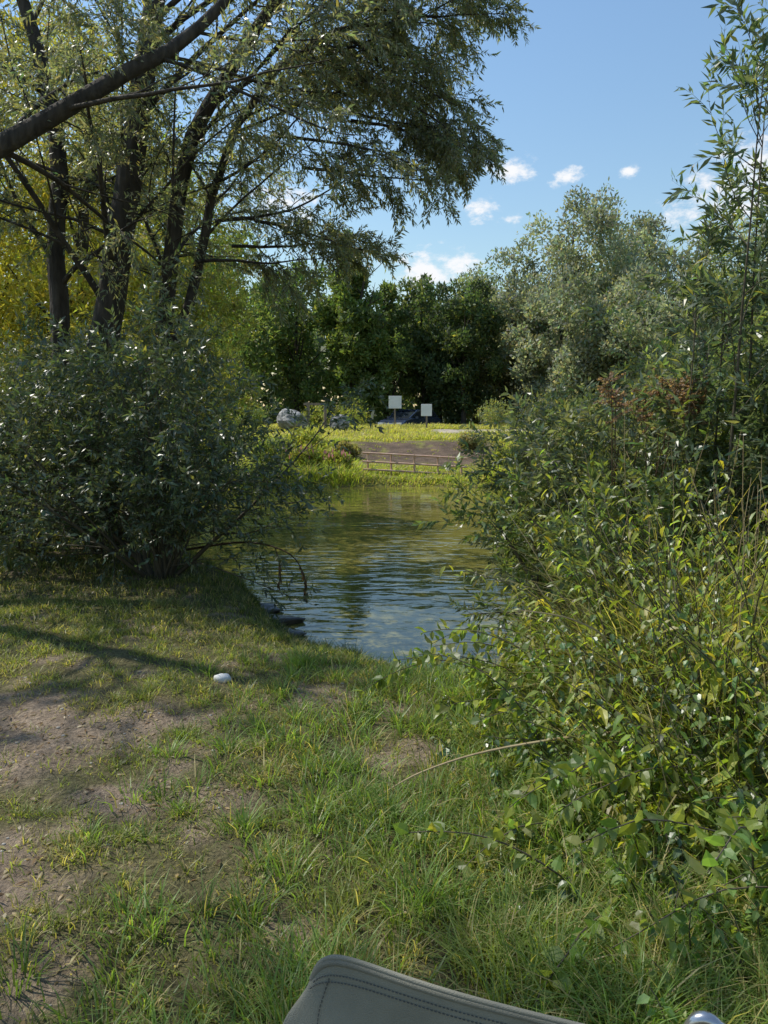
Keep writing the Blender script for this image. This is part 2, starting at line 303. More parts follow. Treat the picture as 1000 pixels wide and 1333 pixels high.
mb=MB(); n=40000; a=rng.uniform(-1.5,1.5,n); rr=rng.uniform(60,72,n); px_=np.sin(a)*rr; py_=np.cos(a)*rr
top=8+3.5*fbm(a*14,a*0+2); zz=rng.random(n)**.7*top
tmpl(mb,*DIAM,np.stack([px_,py_,zz],-1),rdir(n),nrm(rdir(n)+[0,-.6,.5]),.9,.6,leafcol(n,(.09,.115,.055),.3,0)); mb.build('distant_trees',M_far)
for (x,y,rx,h,c) in [(-1.5,36,1.3,1.0,YG),(-3.2,35.5,1.0,.9,YG),(-6.0,32,1.2,1.1,MG),(5.4,36,1.3,1.1,(.19,.21,.08)),(7.6,35,1.6,1.3,(.19,.2,.08)),(9.5,34,1.6,1.4,MG),(4.6,22.5,.7,1.0,MG),(3.4,20.6,.4,.7,YG),(5.4,22,.9,1.5,MG),(-1.3,20.8,.4,.6,YG),(-2.2,21,.6,.75,YG),(-3.3,21.5,.8,1.0,MG),(-2.6,24,.8,.8,YG),(-1.2,23.5,.5,.5,(.2,.18,.07)),(2.9,24.5,.5,.4,(.2,.18,.07))]:
    clump_shrub('bank_shrub',x,y,rx,rx*.8,h,2000,c,.12,.05,flowers=(.42,.16,.30) if y<22 and -3<x<0 else None)

def bushy(name,x,y,nst,h,spread,base,tl=(.35,.6),nt=9,n2=7,nl=22,L=.065,W=.017,T=LANCE,mat=None,trop=(0,0,.05),yellow=.05,r=.022,lean=(0,0,0),var=.35,droop=.2,wander=.3):
    z=H1(x,y)-.03; mw=MB(); ml=MB()
    a=rng.uniform(0,2*np.pi,nst); st=np.stack([x+np.cos(a)*.18*max(spread,.3),y+np.sin(a)*.18*max(spread,.3),np.full(nst,z)],-1)
    d=np.stack([np.cos(a)*spread,np.sin(a)*spread,np.ones(nst)*1.0],-1)+rng.normal(size=(nst,3))*.25*min(1,spread*4)+np.array(lean)
    P,R=grow(st,d,h*(.65+.5*rng.random(nst)),r*(.6+.7*rng.random(nst)),9,wander,trop); tubes(mw,P,R,6,(.1,.1,.1))
    p,dd,l,rr=spawn(P,R,nt,.08,1.,45,tl,.5); P2,R2=grow(p,dd,l,np.maximum(rr,.003),7,.35,trop); tubes(mw,P2,R2,4,(.1,.1,.1))
    p,dd,l,rr=spawn(P2,R2,n2,.15,1.,45,(.3,.6),.5); P3,R3=grow(p,dd,np.maximum(l,.15),np.full(len(p),.0018),4,.4,(0,0,-.05)); tubes(mw,P3,R3,3,(.1,.1,.1))
    leaves_on(ml,P3,nl,L,W,base,T,yellow=yellow,var=var,droop=droop); leaves_on(ml,P2,nl,L,W,base,T,t0=.4,yellow=yellow,var=var,droop=droop)
    o=mw.build(name,M_twig,smooth=True); ml.build('foliage',mat or M_leaf,o); return o
SH=(.08,.105,.055)  # shade on the left shrubs is put into this darker leaf colour
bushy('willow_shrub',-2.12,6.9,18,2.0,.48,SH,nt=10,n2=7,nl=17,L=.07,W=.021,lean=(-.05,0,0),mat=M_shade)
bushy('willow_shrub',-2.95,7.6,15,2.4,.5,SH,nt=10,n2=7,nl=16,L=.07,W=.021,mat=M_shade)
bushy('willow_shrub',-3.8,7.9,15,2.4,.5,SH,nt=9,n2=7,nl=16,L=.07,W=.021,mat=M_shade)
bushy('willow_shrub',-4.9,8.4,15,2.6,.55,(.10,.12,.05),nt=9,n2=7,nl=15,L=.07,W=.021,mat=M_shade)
bushy('willow_shrub',-3.2,9.8,14,2.8,.38,(.16,.17,.05),nt=9,n2=7,nl=14,L=.07,W=.022)
for (x,y,h,r,c,n) in [(-5.6,13.5,9.4,2.2,(.29,.27,.045),28000),(-8.3,14,10.,2.6,(.30,.27,.045),22000),(-4.0,14.5,7.2,1.4,(.22,.23,.055),20000),(-7,18,11.5,2.8,(.22,.23,.055),18000),(-11.5,17,10,3,(.24,.23,.055),12000),(-5.2,20,9,1.9,(.16,.20,.055),16000)]:
    far_tree('young_willow_tree',x,y,h,r,n,c,H1(x,y),.02,L=.12,W=.042,cn=90)
def willow(name,stems,nb=9,n2=9,n3=9,nl=26,base=(.155,.17,.11),bl=(.28,.45),t0=.3,dirb=(0,0,.1),yellow=.06,L=.07,W=.018,extra=None):
    mw=MB(); ml=MB(); PP=[];RR=[]
    for pts,rad in stems:
        P,R=smoothpath(pts,rad,16); P=P+rng.normal(size=P.shape)*.025*np.linspace(0,1,16)[None,:,None]; tubes(mw,P,R,12,(.1,.1,.1)); PP.append(P);RR.append(R)
    P=np.concatenate(PP);R=np.concatenate(RR)
    p,d,l,r=spawn(P,R,nb,t0,1.,48,bl,.33,dirb)
    if extra is not None:
        e=np.array(extra,float); p=np.concatenate([p,e[:,:3]]); d=np.concatenate([d,e[:,3:6]]); l=np.concatenate([l,e[:,6]]); r=np.concatenate([r,np.full(len(e),.022)])
    P1,R1=grow(p,d,l,np.clip(r,.010,.045),10,.35,(0,0,.0)); tubes(mw,P1,R1,6,(.1,.1,.1))
    p,d,l,r=spawn(P1,R1,n2,.12,1.,42,(.3,.5),.5,(0,0,-.05)); P2,R2=grow(p,d,l,np.maximum(r,.004),8,.35,(0,0,-.12)); tubes(mw,P2,R2,4,(.1,.1,.1))
    p,d,l,r=spawn(P2,R2,n3,.1,1.,38,(.35,.6),.5,(0,0,-.05)); P3,R3=grow(p,d,np.maximum(l,.22),np.full(len(p),.002),5,.3,(0,0,-.2)); tubes(mw,P3,R3,3,(.1,.1,.1))
    leaves_on(ml,P3,nl,L,W,base,yellow=yellow,t0=.05); leaves_on(ml,P2,nl,L,W,base,yellow=yellow,t0=.5)
    o=mw.build(name,M_bark,smooth=True); ml.build('foliage',M_silver,o); return o
willow('willow_tree',[
  ([(-3.75,9,-.15),(-3.6,9,1.4),(-3.3,9,2.5),(-3.05,9,3.7),(-2.75,9.05,5.4),(-2.4,9.2,7.4),(-2.3,9.3,9.2)],[.24,.19,.17,.155,.13,.09,.03]),
  ([(-3.85,9.3,-.1),(-4.05,9.5,2.0),(-4.1,9.6,3.4),(-4.0,9.6,4.9),(-4.4,9.7,6.6),(-4.8,9.7,8.4)],[.17,.13,.11,.10,.07,.025]),
  ([(-3.55,9.2,-.1),(-2.95,9.4,1.6),(-2.75,9.5,2.6),(-2.4,9.5,4.6),(-1.9,9.5,5.5),(-1.15,9.4,6.5),(-.6,9.2,7.4)],[.15,.12,.10,.09,.08,.06,.02]),
  ([(-2.9,9.4,1.8),(-2.45,9.6,2.9),(-2.15,9.7,4.2),(-1.6,9.7,5.4),(-.6,9.5,6.0),(.3,9.2,6.0)],[.08,.065,.055,.045,.03,.012]),
  ],nb=11,n2=10,n3=11,nl=21,
  extra=[(-2.2,9.6,4.3,1,-.1,.45,2.4),(-1.9,9.6,4.9,1,-.2,.25,2.7),(-1.5,9.6,5.6,1,0,.2,2.5),(-.9,9.5,5.9,1,-.1,.0,2.1),(-1.1,9.4,6.4,1,0,.2,2.2),(-2.1,9.6,3.9,1,-.1,.2,2.2),(-.5,9.5,6.0,.9,.1,-.4,1.8),(-2.3,9.5,3.4,1,-.3,.1,1.7),(-.8,9.3,6.9,1,0,.1,1.9),
         (-1.3,9.6,4.9,1,0,-.05,2.1),(-.6,9.5,5.2,.9,0,-.35,1.8),(-1.0,9.5,4.5,1,-.1,-.05,1.8),(-.2,9.4,5.5,.8,0,-.5,1.6),(-1.9,9.6,3.6,1,0,.05,1.7),(-.2,9.3,6.2,.8,0,-.2,1.6),(-2.6,9.4,5.0,-.3,-.8,.3,2.0),(-3.0,9.0,4.4,.3,-1,.3,1.8),(-3.2,9.0,3.6,-.8,-.7,.2,1.8),(-3.9,9.4,4.4,-.8,-.5,.2,1.8),(-.4,9.4,5.0,.9,0,-.1,1.6),(-1.6,9.6,3.9,1,-.2,-.1,1.6)])
willow('willow_tree',[
  ([(-5.9,6.3,-.1),(-5.4,6.4,1.6),(-4.5,6.6,3.1),(-3.4,7.0,3.95),(-2.4,7.4,4.7),(-1.6,7.8,5.4),(-.9,8.2,6.4)],[.22,.18,.13,.085,.07,.05,.02]),
  ([(-5.4,6.4,1.6),(-5.5,6.2,3.4),(-5.2,6.0,5.2),(-5.2,5.8,7.4)],[.15,.12,.09,.03]),
  ],nb=8,n2=7,n3=7,nl=18,t0=.4)
# willow standing out of view on the left, shading the nearest ground
willow('willow_tree',[
  ([(-5.9,1.9,0),(-5.6,1.9,1.8),(-5.0,2.0,3.6),(-4.3,2.2,5.0),(-3.8,2.4,6.2)],[.20,.16,.12,.08,.03]),
  ],nb=10,n2=7,n3=6,nl=11,t0=.45,L=.085,W=.024)
# ---------------------------------------------------------------- right bank
RB=(.135,.16,.085)
bushy('willow_shrub',1.78,6.1,20,1.5,.55,RB,nt=10,n2=7,nl=15,L=.07,W=.021,mat=M_silver)
bushy('willow_shrub',1.5,5.0,17,1.1,.6,(.115,.15,.055),nt=9,n2=6,nl=15,L=.07,W=.02,mat=M_silver)
bushy('willow_shrub',2.6,7.2,18,1.7,.5,RB,nt=10,n2=7,nl=15,L=.07,W=.022,mat=M_silver)
bushy('willow_shrub',3.1,6.4,16,2.0,.55,RB,nt=9,n2=7,nl=15,L=.07,W=.02)
bushy('willow_shrub',3.9,5.7,14,2.4,.55,(.14,.17,.055),nt=9,n2=7,nl=13,L=.07,W=.022)
bushy('willow_shrub',4.7,9.2,16,2.9,.5,(.16,.19,.08),nt=9,n2=7,nl=14,L=.08,W=.026)
bushy('willow_shrub',2.4,4.9,14,1.35,.6,(.13,.16,.05),nt=9,n2=6,nl=14,L=.07,W=.02)
for (x,y,n,h) in [(2.12,4.6,2,4.0),(2.42,4.5,2,3.8),(2.0,4.75,3,2.3),(2.35,4.3,4,2.4),(2.6,4.9,4,3.3)]:
    bushy('willow_sapling',x,y,n,h,.04,(.10,.135,.075),tl=(.13,.24),nt=18,n2=4,nl=13,L=.085,W=.019,r=.013,trop=(0,0,.4),droop=.1,mat=M_silver,wander=.14)
def hveg(x,y):
    return np.clip(.10+1.05*(x-.46-.05*np.abs(y-3.2)),.10,1.25)*(.3+.7*sstep(1.7,3.2,y))
def nettles(name,n,x0,x1,y0,y1,base,L=.07,W=.036,hm=1.,T=BROAD,yellow=.2,levels=14,xlim=.5,hmin=0,mat=None):
    x=rng.uniform(x0,x1,n);y=rng.uniform(y0,y1,n); k=(x>xlim+.12*np.clip(3-y,0,2))&(near_sh(x)-y>.15); x=x[k];y=y[k]; n=len(x)
    h=np.maximum(hveg(x,y),hmin)*hm*(.5+.75*rng.random(n)); mw=MB();ml=MB()
    st=np.stack([x,y,height(x,y)-.02],-1); d=rng.normal(size=(n,3))*.28+[-.15,-.08,1]
    P,R=grow(st,d,h,.0035+.001*h,9,.45,(-.12,-.06,-.05),.3); tubes(mw,P,R,5,(.1,.1,.1))
    tone=(.6+.6*rng.random((n,1)))*np.stack([.85+.3*rng.random(n),np.ones(n),.7+.5*rng.random(n)],-1)
    for lv in range(levels):
        t=(lv+.5)/levels; use=(rng.random(n)<.9); q_=P[use]; kk=(.15+.85*t)*8; k0=min(int(kk),7); f=kk-k0
        p=q_[:,k0]*(1-f)+q_[:,k0+1]*f; m_=len(p)
        az=rng.uniform(0,2*np.pi,m_)
        for s_ in (0,np.pi):
            dd=np.stack([np.cos(az+s_),np.sin(az+s_),-.2-.8*rng.random(m_)],-1); nr=nrm(np.array([0,0,1])+rdir(m_)*.4)
            sc=(.55+.6*rng.random(m_))*(1.15-.6*t)
            tmpl(ml,*T,p+dd*.012,dd,nr,L*sc,W*sc,leafcol(m_,base,.3,yellow)*tone[use])
    o=mw.build(name,M_twig,smooth=True); ml.build('foliage',mat or M_leaf,o); return o
nettles('nettle_patch',330,.5,2.7,2.3,4.7,(.20,.245,.055),L=.11,W=.04,yellow=.22)
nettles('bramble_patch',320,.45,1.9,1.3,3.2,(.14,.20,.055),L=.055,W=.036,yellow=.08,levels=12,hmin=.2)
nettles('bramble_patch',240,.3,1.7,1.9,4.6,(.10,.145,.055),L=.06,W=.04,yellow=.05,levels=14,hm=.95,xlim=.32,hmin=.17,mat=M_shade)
mw=MB();ml=MB()
n=30; st=np.stack([rng.uniform(.65,1.6,n),rng.uniform(2.0,4.2,n),np.zeros(n)],-1)
P,R=grow(st,np.stack([rng.uniform(-.9,-.1,n),rng.uniform(-.5,.2,n),np.ones(n)],-1),rng.uniform(.6,1.2,n),.004,12,.3,(-.2,-.1,-.65),.4)
tubes(mw,P,R,5,(.1,.1,.1)); leaves_on(ml,P,40,.055,.036,(.15,.20,.055),BROAD,t0=.1,ang=65,yellow=.15)
o=mw.build('bramble_bush',M_twig); ml.build('foliage',M_leaf,o)
mb=MB()
tufts(mb,1600,.2,2.2,1.2,4.2,lambda x,y:land(x,y)*sstep(.15,.8,x),lambda x,y:.15+.24*sstep(.5,1.6,x)*sstep(1.4,3,y),nb=(14,30),w=.006,base=(.15,.21,.05),dry=.25,rad=.05)
tufts(mb,260,.9,2.3,2.6,4.4,lambda x,y:land(x,y),lambda x,y:hveg(x,y)*.75,nb=(14,26),w=.008,base=(.2,.24,.06),dry=.5,rad=.02)
mb.build('long_grass',M_grass)
mb=MB(); n=130; st=np.stack([rng.uniform(.8,2.4,n),rng.uniform(2.2,4.6,n),np.zeros(n)],-1)
P,R=grow(st,rng.normal(size=(n,3))*.35+[0,0,1],hveg(st[:,0],st[:,1])*rng.uniform(.8,1.4,n),.003,8,.2,(0,0,0),.4); tubes(mb,P,R,5,(.3,.3,.3))
P,R=smoothpath([(1.05,2.95,.26),(.75,2.9,.25),(.4,2.85,.21),(.15,2.8,.15),(.0,2.75,.09)],[.006,.006,.005,.004,.002],20); tubes(mb,P,R,6,(.3,.3,.3))
P,R=smoothpath([(1.25,3.3,.0),(1.0,3.1,.55),(.8,3.0,.72),(.55,2.95,.78)],[.005,.005,.004,.002],20); tubes(mb,P,R,6,(.3,.3,.3))
mb.build('dry_stalks',M_dry)
mb=MB(); n=11; st=np.stack([rng.uniform(1.5,2.0,n),rng.uniform(4.7,5.0,n),np.zeros(n)-.1],-1)
P,R=grow(st,rng.normal(size=(n,3))*.06+[.05,0,1],rng.uniform(1.78,1.95,n),.006,9,.10,(0,0,.1),.4); tubes(mb,P,R,5,(.10,.06,.035))
p,d,l,r=spawn(P,R,14,.90,1.,80,(.05,.11),.5); P2,R2=grow(p,d,l,.003,4,.2,(0,0,.1)); tubes(mb,P2,R2,3,(.12,.07,.04))
leaves_on(mb,P2,34,.018,.014,(.23,.155,.10),DIAM,t0=.0,yellow=0); mb.build('dock_plant',M_far)
# dead twig hanging over the water by the left shrub
mb=MB(); P,R=smoothpath([(-1.9,7.0,.25),(-1.3,6.8,.36),(-.9,6.65,.30),(-.74,6.6,.12),(-.72,6.6,-.12)],[.012,.01,.007,.005,.003],16); tubes(mb,P,R,6,(.09,.06,.04))
P2,R2=smoothpath([(-1.0,6.7,.32),(-.95,6.65,.15),(-.97,6.65,-.02)],[.006,.004,.002],10); tubes(mb,P2,R2,5,(.09,.06,.04))
leaves_on(mb,P[:,9:],40,.06,.022,(.13,.085,.05),LANCE,t0=.2,droop=1.2,yellow=0); leaves_on(mb,P2,22,.06,.02,(.13,.085,.05),LANCE,t0=.2,droop=1.2,yellow=0); mb.build('dead_branch',M_far)
# ---------------------------------------------------------------- stones, mud
M_stone=noisemat('stone',(.2,.18,.15),(.40,.37,.33),9,.85,.5)
M_white=noisemat('pale_stone',(.5,.5,.48),(.72,.71,.68),14,.7,.3)
M_bould=noisemat('pale_boulder',(.10,.10,.10),(.42,.41,.39),5,.85,.8,bd=.1)
def rock(mb,c,s,seed=0,res=10,col=(.3,.3,.3)):
    th=np.linspace(0,np.pi,res); ph=np.linspace(0,2*np.pi,res*2,endpoint=False); TH,PH=np.meshgrid(th,ph,indexing='ij')
    d=np.stack([np.sin(TH)*np.cos(PH),np.sin(TH)*np.sin(PH),np.cos(TH)],-1)
    r=1+.28*(fbm(d[...,0]*1.7+seed+5,d[...,1]*1.7+d[...,2]*2.1+seed*3+9,3)-.5)*2
    for k in range(5):
        nn=nrm(np.array([math.sin(seed*7+k*2.1),math.cos(seed*5+k*1.7),math.sin(seed+k*3.3)*.8])); r=np.minimum(r,.82/np.maximum((d*nn).sum(-1),.01))
    V=(d*r[...,None])*np.array(s)+np.array(c); n2=res*2
    i,j=np.meshgrid(np.arange(res-1),np.arange(n2),indexing='ij'); q=np.stack([i*n2+j,(i+1)*n2+j,(i+1)*n2+(j+1)%n2,i*n2+(j+1)%n2],-1)
    mb.add(V.reshape(-1,3),q.ravel(),np.full((res-1)*n2,4),np.array(col))
mb=MB(); rock(mb,(-.92,4.05,.02+H1(-.92,4.05)),(.055,.035,.03),3); mb.build('white_stone',M_white,smooth=True)
mb=MB()
for k in range(900):
    x=rng.uniform(-2.6,.9);y=rng.uniform(1.4,5.6)
    if bare(np.array([x]),np.array([y]))[0]<.35: continue
    s_=.003+.008*rng.random()**3; rock(mb,(x,y,H1(x,y)+s_*.1),(s_*1.3,s_,s_*.6),k,5)
mb.build('pebbles',M_stone,smooth=True)
M_mud=noisemat('wet_mud',(.03,.025,.018),(.08,.065,.045),9,.35,.8)
mb=MB()
for k,(x,y,sx,sy,sz) in enumerate([(-1.15,6.9,.36,.16,.05),(-1.45,7.3,.4,.2,.07),(-.95,6.5,.24,.14,.04),(-1.7,7.7,.3,.25,.10)]): rock(mb,(x,y,WZ+.02),(sx,sy,sz),k+50,14)
mb.build('mud_bank',M_mud,smooth=True)
for k,(x,y,s_) in enumerate([(-1.95,33,.5),(-4.0,32.5,.66)]):
    mb=MB(); rock(mb,(x,y,H1(x,y)+s_*.55),(s_,s_*.8,s_*.85),k+9,16); mb.build('boulder',M_bould,smooth=False)
def box(mb,c,s,col=(.5,.5,.5),rot=0):
    v=np.array([(a,b_,c_) for a in(-1,1) for b_ in(-1,1) for c_ in(-1,1)],float)*np.array(s)/2
    cr,sr=math.cos(rot),math.sin(rot); v=np.stack([v[:,0]*cr-v[:,1]*sr,v[:,0]*sr+v[:,1]*cr,v[:,2]],-1)+np.array(c)
    mb.add(v,[0,1,3,2, 4,6,7,5, 0,4,5,1, 2,3,7,6, 0,2,6,4, 1,5,7,3],[4]*6,np.array(col,float))
def tube1(mb,pts,r,sides=10,K=None,col=(.5,.5,.5)):
    K=K or len(pts)*6; P,R=smoothpath(pts,[r]*len(pts),K); tubes(mb,P,R,sides,col)
M_board=noisemat('sign_board',(.66,.67,.66),(.78,.78,.76),3,.5,.0); M_post=noisemat('wood_post',(.16,.12,.08),(.28,.22,.16),10,.85,.4,(1,1,.2))
def sign(x,y,ztop,w,hb,rot):
    z=H1(x,y); e=empty('notice_sign',(x,y,z),rot); H=ztop-z
    a=MB(); box(a,(0,.035,H*.5-.05),(.07,.05,H+.05)); box(a,(0,.012,H-hb*.25),(w*.8,.02,.05)); box(a,(0,.012,H-hb*.75),(w*.8,.02,.05)); a.build('post',M_post,e)
    a=MB(); box(a,(0,-.01,H-hb/2),(w,.02,hb)); o=a.build('board',M_board,e); bv=o.modifiers.new('b','BEVEL'); bv.width=.006
sign(.52,35,2.16,.60,.58,.1); sign(1.88,33,1.77,.48,.52,-.25)
M_rail=noisemat('rusty_rail',(.5,.29,.2),(.64,.45,.34),6,.6,.2)
e=empty('rail_fence',(0,0,0)); a=MB()
px_=[-.45,.2,.85,1.5,2.15]; gy=[20.75,20.7,20.6,20.55,20.5]
for k,(x,y) in enumerate(zip(px_,gy)):
    tube1(a,[(x,y,H1(x,y)-.1),(x,y,.1),(x,y,.38-.03*k)],.03)
a.build('posts',M_rail,e,True); a=MB()
for dz in (0,-.24,-.46): tube1(a,[(-.6,20.72,.36+dz),(.5,20.62,.31+dz),(2.3,20.45,.22+dz)],.026)
a.build('rails',M_rail,e,True)
e=empty('wooden_post_frame',(-3.0,33,H1(-3.0,33))); a=MB()
box(a,(-.35,0,.55),(.13,.13,1.3)); box(a,(.4,.05,.5),(.12,.12,1.2),rot=.2); box(a,(0,.0,1.12),(1.1,.08,.1),rot=.04); a.build('posts',M_post,e)
# ---------------------------------------------------------------- car
def car(x,y,z,rot):
    e=empty('parked_car',(x,y,z),rot)
    M_p,nt,out=newmat('car_paint'); b=nt.nodes.new('ShaderNodeBsdfPrincipled'); b.inputs['Base Color'].default_value=(.04,.06,.11,1); b.inputs['Roughness'].default_value=.25; b.inputs['Metallic'].default_value=.5; b.inputs['Coat Weight'].default_value=1.
    nt.links.new(b.outputs[0],out.inputs[0])
    M_g,nt,out=newmat('car_glass'); b=nt.nodes.new('ShaderNodeBsdfPrincipled'); b.inputs['Base Color'].default_value=(.02,.025,.03,1); b.inputs['Roughness'].default_value=.05; nt.links.new(b.outputs[0],out.inputs[0])
    lower=[(-2.1,.3),(-2.15,.6),(-2.05,.88),(-1.8,.98),(1.1,.95),(1.75,.85),(2.07,.66),(2.12,.3)]
    def loft(mb,pf,hw,inset):
        n=len(pf); V=[]
        for s_,k in((-1,0),(-1,1),(1,1),(1,0)):
            for (px,pz) in pf:
                V.append((px*(1-.015*(1-k)),s_*(hw-(inset if k else 0)*((pz-pf[0][1])/(1.2)))*(1 if k==0 else .97),pz-(.03 if k==0 else 0)))
        L=[];T=[]
        for s_ in range(3):
            for i_ in range(n-1): L+= [s_*n+i_,s_*n+i_+1,(s_+1)*n+i_+1,(s_+1)*n+i_]; T.append(4)
        L+=list(range(n))[::-1]; T.append(n); L+=list(range(3*n,4*n)); T.append(n)
        mb.add(V,L,T)
    a=MB(); loft(a,lower,.88,.06); o=a.build('body',M_p,e); o.modifiers.new('b','BEVEL').width=.03
    a=MB(); loft(a,[(-1.85,.95),(-1.4,1.33),(-.9,1.42),(.1,1.41),(.5,1.3),(1.1,.94)],.76,.12); o=a.build('cabin_glass',M_g,e); o.modifiers.new('b','BEVEL').width=.02
    a=MB(); loft(a,[(-1.35,1.36),(-.9,1.46),(.1,1.45),(.42,1.36)],.66,.04); o=a.build('roof',M_p,e); o.modifiers.new('b','BEVEL').width=.02
    a=MB()
    for s_ in(-1,1):
        for (x0,z0,x1,z1) in((-1.87,.96,-1.38,1.38),(.46,1.37,1.12,.95),(-.35,.97,-.35,1.42)):
            tube1(a,[(x0,s_*.77,z0),(x1,s_*.68,z1)],.03,6,4)
        box(a,(.75,s_*.98,1.0),(.12,.16,.12)) 
    a.build('pillars_mirrors',M_p,e)
    M_t=noisemat('tyre',(.015,.015,.015),(.03,.03,.03),20,.8,0); M_r=noisemat('wheel_rim',(.4,.4,.42),(.5,.5,.5),5,.3,0,metal=.8)
    for k,(wx,wy) in enumerate([(-1.3,-.8),(-1.3,.8),(1.3,-.8),(1.3,.8)]):
        a=MB(); P=np.array([[(wx,wy-.11,.31),(wx,wy-.1,.31),(wx,wy+.1,.31),(wx,wy+.11,.31)]]); tubes(a,P,np.array([[.24,.32,.32,.24]]),24,(.1,.1,.1)); a.build('wheel_%d'%(k+1),M_t,e,True)
        a=MB(); P=np.array([[(wx,wy-.105,.31),(wx,wy-.10,.31),(wx,wy+.10,.31),(wx,wy+.105,.31)]]); tubes(a,P,np.array([[.02,.22,.22,.02]]),20,(.1,.1,.1)); a.build('rim_%d'%(k+1),M_r,e)
    M_l=noisemat('lamp_glass',(.7,.7,.7),(.8,.8,.8),3,.15,0); a=MB()
    for s_ in(-1,1): box(a,(2.03,s_*.62,.66),(.12,.32,.12))
    a.build('headlights',M_l,e)
    M_k=noisemat('black_trim',(.02,.02,.02),(.03,.03,.03),3,.5,0); a=MB(); box(a,(2.10,0,.5),(.06,.9,.14)); a.build('grille',M_k,e)
car(1.5,43.0,H1(1.5,43.)+.0,math.radians(-125))
# ---------------------------------------------------------------- camp chair
def fabric(name,k=1.):
    m,nt,out=newmat(name); N=nt.nodes; K=nt.links.new
    tc=N.new('ShaderNodeTexCoord'); w1=N.new('ShaderNodeTexNoise'); w1.inputs['Scale'].default_value=600; n2=N.new('ShaderNodeTexNoise'); n2.inputs['Scale'].default_value=9; n2.inputs['Detail'].default_value=6
    K(tc.outputs['Object'],w1.inputs['Vector']);K(tc.outputs['Object'],n2.inputs['Vector'])
    r=N.new('ShaderNodeValToRGB'); r.color_ramp.elements[0].position=.3; r.color_ramp.elements[1].position=.75; r.color_ramp.elements[0].color=(.20*k,.19*k,.145*k,1); r.color_ramp.elements[1].color=(.29*k,.275*k,.215*k,1); K(n2.outputs['Fac'],r.inputs[0])
    b=N.new('ShaderNodeBsdfPrincipled'); b.inputs['Roughness'].default_value=.95; b.inputs['Specular IOR Level'].default_value=.15; K(r.outputs[0],b.inputs['Base Color'])
    bp=N.new('ShaderNodeBump'); bp.inputs['Strength'].default_value=.6; bp.inputs['Distance'].default_value=.003; K(w1.outputs['Fac'],bp.inputs['Height']); K(bp.outputs[0],b.inputs['Normal']); K(b.outputs[0],out.inputs[0]); return m
M_f=fabric('grey_canvas'); M_f2=fabric('grey_hem',.8); M_metal=noisemat('chair_metal',(.35,.36,.38),(.5,.51,.52),30,.25,0,metal=.9)
M_thr=noisemat('thread',(.07,.07,.06),(.10,.10,.09),30,.9,0)
ch=empty('camping_chair',(.13,.87,0),math.radians(-15))
def panel(u,v):
    w=.285; x=(u*2-1)*w
    x=x*(1-.13*sstep(.8,1,v)*np.abs(u*2-1)**3)
    top=.842-.045*u-.022*np.sin(np.pi*u)-.05*np.abs(u*2-1)**9
    z=.40+(top-.40)*v
    y=-.10+.13*v+.045*np.sin(np.pi*u)*np.sin(np.pi*(v*.8+.15))+.004*np.sin(u*13+v*6)*np.sin(v*3)
    return np.stack([x,y,z],-1)
def sheet(mb,f,nu,nv,th):
    U,V=np.meshgrid(np.linspace(0,1,nu),np.linspace(0,1,nv),indexing='ij'); A=f(U,V)
    gu=np.gradient(A,axis=0);gv=np.gradient(A,axis=1);nn=nrm(np.cross(gu,gv))
    for sgn in(1,-1):
        P=A+nn*th/2*sgn; i,j=np.meshgrid(np.arange(nu-1),np.arange(nv-1),indexing='ij'); q=np.stack([i*nv+j,(i+1)*nv+j,(i+1)*nv+j+1,i*nv+j+1],-1)
        mb.add(P.reshape(-1,3),q.ravel(),np.full((nu-1)*(nv-1),4))
    edge=np.concatenate([A[0,:],A[1:,-1],A[-1,::-1][1:],A[::-1,0][1:]]); tubes(mb,edge[None],np.full((1,len(edge)),th*.6),8,(.5,.5,.5))
a=MB(); sheet(a,panel,90,50,.006); a.build('backrest',M_f,ch,True)
a=MB()
u=np.linspace(.0,1,60); hem=panel(u,np.full(60,.985)); tubes(a,hem[None],np.full((1,60),.0055),10,(.5,.5,.5)); a.build('top_hem',M_f2,ch,True)
a=MB()
for off in(0,.022):
  for k in range(95):
    u0=.03+k*.0099; P=panel(np.array([u0,u0+.006]),np.array([.945-off,.945-off]))+np.array([0,-.0045,.0015]); tubes(a,P[None],np.full((1,2),.0009),4,(.1,.1,.1))
for k in range(60):
    v0=.1+k*.014; P=panel(np.array([.09,.09]),np.array([v0,v0+.009]))+np.array([0,-.0045,.0015]); tubes(a,P[None],np.full((1,2),.0009),4,(.1,.1,.1))
a.build('stitching',M_thr,ch,True)
def seat(u,v):
    return np.stack([(u*2-1)*.26,-.52+v*.42,.42-.05*np.sin(np.pi*u)*np.sin(np.pi*v)-.03*v],-1)
a=MB(); sheet(a,seat,30,24,.005); a.build('seat',M_f,ch,True)
a=MB()
tube1(a,[(-.275,-.11,.38),(-.275,-.05,.55),(-.265,.01,.70),(-.25,.035,.75)],.010,12)
tube1(a,[(.30,-.12,.38),(.305,-.05,.62),(.30,.01,.81),(.285,.02,.845),(.262,.022,.845),(.245,.02,.80)],.009,12)
for s_ in(-1,1):
    tube1(a,[(s_*.28,-.53,0.0),(s_*.28,-.3,.22),(s_*.28,-.08,.42)],.010,12)
    tube1(a,[(s_*.29,-.02,0.0),(s_*.29,-.3,.24),(s_*.29,-.54,.43)],.010,12)
    tube1(a,[(s_*.275,-.54,.43),(s_*.275,-.3,.425),(s_*.275,-.08,.40)],.010,12)
tube1(a,[(-.28,-.53,.02),(0,-.53,.02),(.28,-.53,.02)],.009); tube1(a,[(-.29,-.03,.02),(0,-.03,.02),(.29,-.03,.02)],.009)
a.build('frame',M_metal,ch,True)
